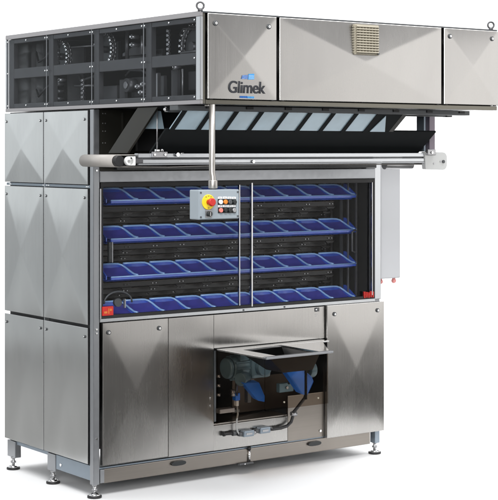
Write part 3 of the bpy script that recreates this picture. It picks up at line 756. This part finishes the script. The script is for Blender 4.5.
b.prism([(.80, -.4185, .690), (.80, -.17, .690), (.905, -.25, .605), (.905, -.394, .605)], (.006, 0, .002), 'hopper_paint', .001)
b.prism([(1.128, -.4185, .690), (1.128, -.10, .690), (1.10, -.20, .605), (1.10, -.394, .605)], (-.006, 0, .002), 'hopper_paint', .001)
b.build('hopper', P)
for x0, x1, y0, z0, z1, m in ((1.20, 1.30, .02, .42, .47, 'motor'), (1.33, 1.36, .0, .34, .52, 'alu_dark'), (.93, .955, -.05, .40, .54, 'alu_dark'), (1.01, 1.05, .05, .50, .60, 'mech')):
    b = MB(); b.box(x0, x1, y0, y0+.03, z0, z1, m, .004); b.cyl(((x0+x1)/2, y0+.001, (z0+z1)/2), ((x0+x1)/2, y0-.008, (z0+z1)/2), .008, 'mech_lite', 10); b.build('bracket', P)
b = MB(); b.tube([(1.25, .0, .47), (1.24, -.04, .52), (1.20, -.06, .56), (1.14, -.06, .58)], .007, 'cable', 10); b.build('black_cable', P)
b = MB(); b.tube([(.82, -.10, .54), (.83, -.08, .48), (.86, -.05, .46), (.88, -.02, .44)], .006, 'cable', 10); b.build('black_cable', P)
# gear motor
m_ = MB()
m_.cyl((.80, -.06, .600), (.90, -.06, .600), .062, 'motor', 32, bev=.006)
m_.cyl((.775, -.06, .600), (.80, -.06, .600), .056, 'motor', 32, bev=.008)
for k in range(12):
    a = 2*math.pi*k/12; m_.box(.805, .895, -.064, -.056, .655, .668, 'motor', .001, Matrix.Rotation(a, 4, 'X'), (.85, -.06, .600))
m_.box(.90, 1.03, -.13, .0, .540, .665, 'motor', .018); m_.cyl((.965, -.13, .60), (.965, -.165, .60), .045, 'motor', 28, bev=.005); m_.box(.83, .89, -.12, -.06, .640, .680, 'motor', .006)
m_.cyl((.80, -.16, .55), (.86, -.13, .55), .035, 'motor', 24, bev=.005)
m_.box(.91, .95, -.1320, -.1295, .645, .660, 'mech_lite', 0); m_.build('gear_motor', P)
m_ = MB(); m_.cyl((1.30, -.10, .553), (1.34, -.10, .553), .044, 'motor', 32, bev=.004); m_.cyl((1.20, -.10, .553), (1.30, -.10, .553), .022, 'alu_dark', 24); m_.build('idler_drum', P)
# blue flaps
b = MB(); b.prism([(.80, -.19, .535), (.905, -.19, .530), (.922, -.22, .455), (.905, -.24, .432), (.868, -.23, .440)], (.0, .05, .008), 'blue', .006); b.build('blue_flap', P)
b = MB(); b.prism([(.985, -.30, .610), (1.115, -.30, .597), (1.178, -.30, .545), (1.165, -.33, .530), (1.105, -.35, .462), (1.070, -.35, .470)], (.0, .06, .008), 'blue', .006)
b.build('blue_flap', P)
# valve, plate, cables, plugs
b = MB(); b.box(.865, .895, -.03, -.0, .415, .455, 'blue', .003); b.box(.872, .888, -.028, -.004, .385, .414, 'white_pl', .002); b.cyl((.88, -.015, .46), (.88, -.015, .52), .006, 'blue', 10)
b.cyl((.855, -.02, .44), (.855, -.02, .475), .012, 'mech_lite', 12); b.build('air_valve', P)
b = MB(); b.box(.76, .86, -.03, .02, .355, .378, 'mech_lite', .004); b.box(.86, .90, -.02, .02, .35, .366, 'alu_dark', .003)
for k in range(3): b.cyl((.772, .012, .45+.05*k), (.785, .0, .45+.05*k), .008, 'mech_lite', 10)
b.build('terminal_block', P)
b = MB(); b.tube([(.885, -.016, .385), (.888, -.018, .34), (.878, -.022, .31), (.872, -.028, .275), (.876, -.03, .25), (.890, -.03, .232), (.915, -.026, .228)], .005, 'cable_grey', 10); b.build('grey_cable', P)
b = MB(); b.tube([(1.150, -.30, .50), (1.165, -.25, .43), (1.19, -.15, .36), (1.235, -.06, .320), (1.250, -.035, .290), (1.243, -.03, .262), (1.215, -.03, .243), (1.17, -.03, .236), (1.11, -.03, .236), (1.085, -.03, .240)], .009, 'cable', 12)
b.tube([(1.20, -.25, .50), (1.21, -.2, .42), (1.235, -.09, .345), (1.255, -.05, .315)], .006, 'cable', 10)
b.cyl((1.22, -.06, .315), (1.255, -.06, .308), .012, 'mech_lite', 12)
b.build('black_cable', P)
def plug(x, z):
    b = MB(); b.box(x-.035, x+.035, -.045, -.007, z-.017, z+.017, 'alu_blue', .006); b.box(x-.06, x-.036, -.038, -.012, z-.011, z+.011, 'alu_dark', .004)
    b.cyl((x+.035, -.026, z), (x+.055, -.026, z), .012, 'mech_lite', 14); b.box(x-.02, x+.02, -.047, -.0455, z-.006, z+.004, 'mech_lite', 0); return b.build('cable_plug', P)
plug(.945, .232); plug(1.055, .238)
b = MB(); b.cyl((.795, -.02, .243), (.895, -.02, .240), .009, 'black', 14); b.cyl((.79, -.02, .243), (.80, -.02, .243), .013, 'black', 14); b.cyl((.85, -.02, .24), (.87, -.02, .24), .014, 'alu_dark', 14); b.build('tool_rod', P)

# ------------------------------------------------------------------ light: unseen softboxes, added to light the steel, trays and paper
def area(name, loc, look, sx, sy, radiance, col=(1, 1, 1)):
    l = bpy.data.lights.new(name, 'AREA'); l.shape = 'RECTANGLE'; l.size = sx; l.size_y = sy
    l.energy = radiance*math.pi*sx*sy; l.color = col
    o = bpy.data.objects.new(name, l); COL.objects.link(o); o.location = loc
    o.rotation_euler = (Vector(look)-Vector(loc)).to_track_quat('-Z', 'Y').to_euler()
    return o
area('added_overhead_softbox', vw(.6, 11.3, 5.4), vw(.6, 12.3, 0), 7.0, 3.6, 4.2)
area('floor_fill', vw(2.0, 8.4, 5.2), vw(1.4, 8.4, 0), 3.0, 2.2, 8.0)  # unseen lamps on both sides, added to whiten the paper
area('floor_fill', vw(-2.3, 8.6, 5.2), vw(-1.8, 8.6, 0), 2.4, 2.2, 5.0)
area('added_front_softbox', (5.5, -4.1, 1.56), (1.0, 2.1, 1.56), 5.5, 3.1, 1.8, (1, .985, .97))
area('side_fill', (-3.0, 4.4, 3.1), (-1.6, 2.5, 3.0), 5.4, 3.4, 1.0, (.93, .98, 1))  # unseen lamp, added as the bright reflection in the side panels
area('low_side_fill', (-3.0, 4.4, .75), (-1.6, 2.5, .75), 5.4, 1.3, .52, (.93, .98, 1))  # dimmer unseen lamp, added to grade the reflection lower down the side
area('high_front_fill', (5.5, -4.1, 4.1), (1.0, 2.1, 3.7), 5.5, 1.9, .55, (1, .985, .97))  # unseen lamp, added to soften the contrast of the hood folds
area('added_key_softbox', vw(-1.0, -.4, 2.6), (1.0, -.3, 1.2), 2.2, 1.8, 24.0)
area('front_floor_fill', vw(.3, 3.6, 5.4), vw(.1, 8.0, 0), 3.4, 2.0, 16.0)  # unseen fill, added to whiten the floor before the machine
wd = bpy.data.worlds.new('World'); SC.world = wd; wd.use_nodes = True
nt = wd.node_tree; bg = nt.nodes['Background']
tc = nt.nodes.new('ShaderNodeTexCoord'); sp = nt.nodes.new('ShaderNodeSeparateXYZ'); rp = nt.nodes.new('ShaderNodeValToRGB')
nt.links.new(tc.outputs['Generated'], sp.inputs[0]); 
ma = nt.nodes.new('ShaderNodeMath'); ma.operation = 'MULTIPLY_ADD'; ma.inputs[1].default_value = .5; ma.inputs[2].default_value = .5
nt.links.new(sp.outputs['Z'], ma.inputs[0]); nt.links.new(ma.outputs[0], rp.inputs[0])
rp.color_ramp.elements[0].color = (.10, .095, .09, 1); rp.color_ramp.elements[0].position = .42
rp.color_ramp.elements[1].color = (.42, .43, .45, 1); rp.color_ramp.elements[1].position = .62
nt.links.new(rp.outputs[0], bg.inputs['Color']); bg.inputs['Strength'].default_value = .8

# ------------------------------------------------------------------ camera
cd = bpy.data.cameras.new('camera'); cam = bpy.data.objects.new('camera', cd); COL.objects.link(cam)
cam.location = CAM; cam.rotation_euler = (math.pi/2, 0, -YAW)
cd.sensor_fit = 'HORIZONTAL'; cd.sensor_width = 36; cd.lens = 1542.46/498*36
cd.shift_y = -(250-149.43)/500*1.0; cd.clip_end = 200
SC.camera = cam
SC.view_settings.view_transform = 'Standard'; SC.view_settings.look = 'None'; SC.view_settings.exposure = 0; SC.view_settings.gamma = 1
SC.cycles.max_bounces = 10; SC.cycles.transparent_max_bounces = 16; SC.cycles.caustics_reflective = False; SC.cycles.caustics_refractive = False
SC.cycles.sample_clamp_indirect = 4
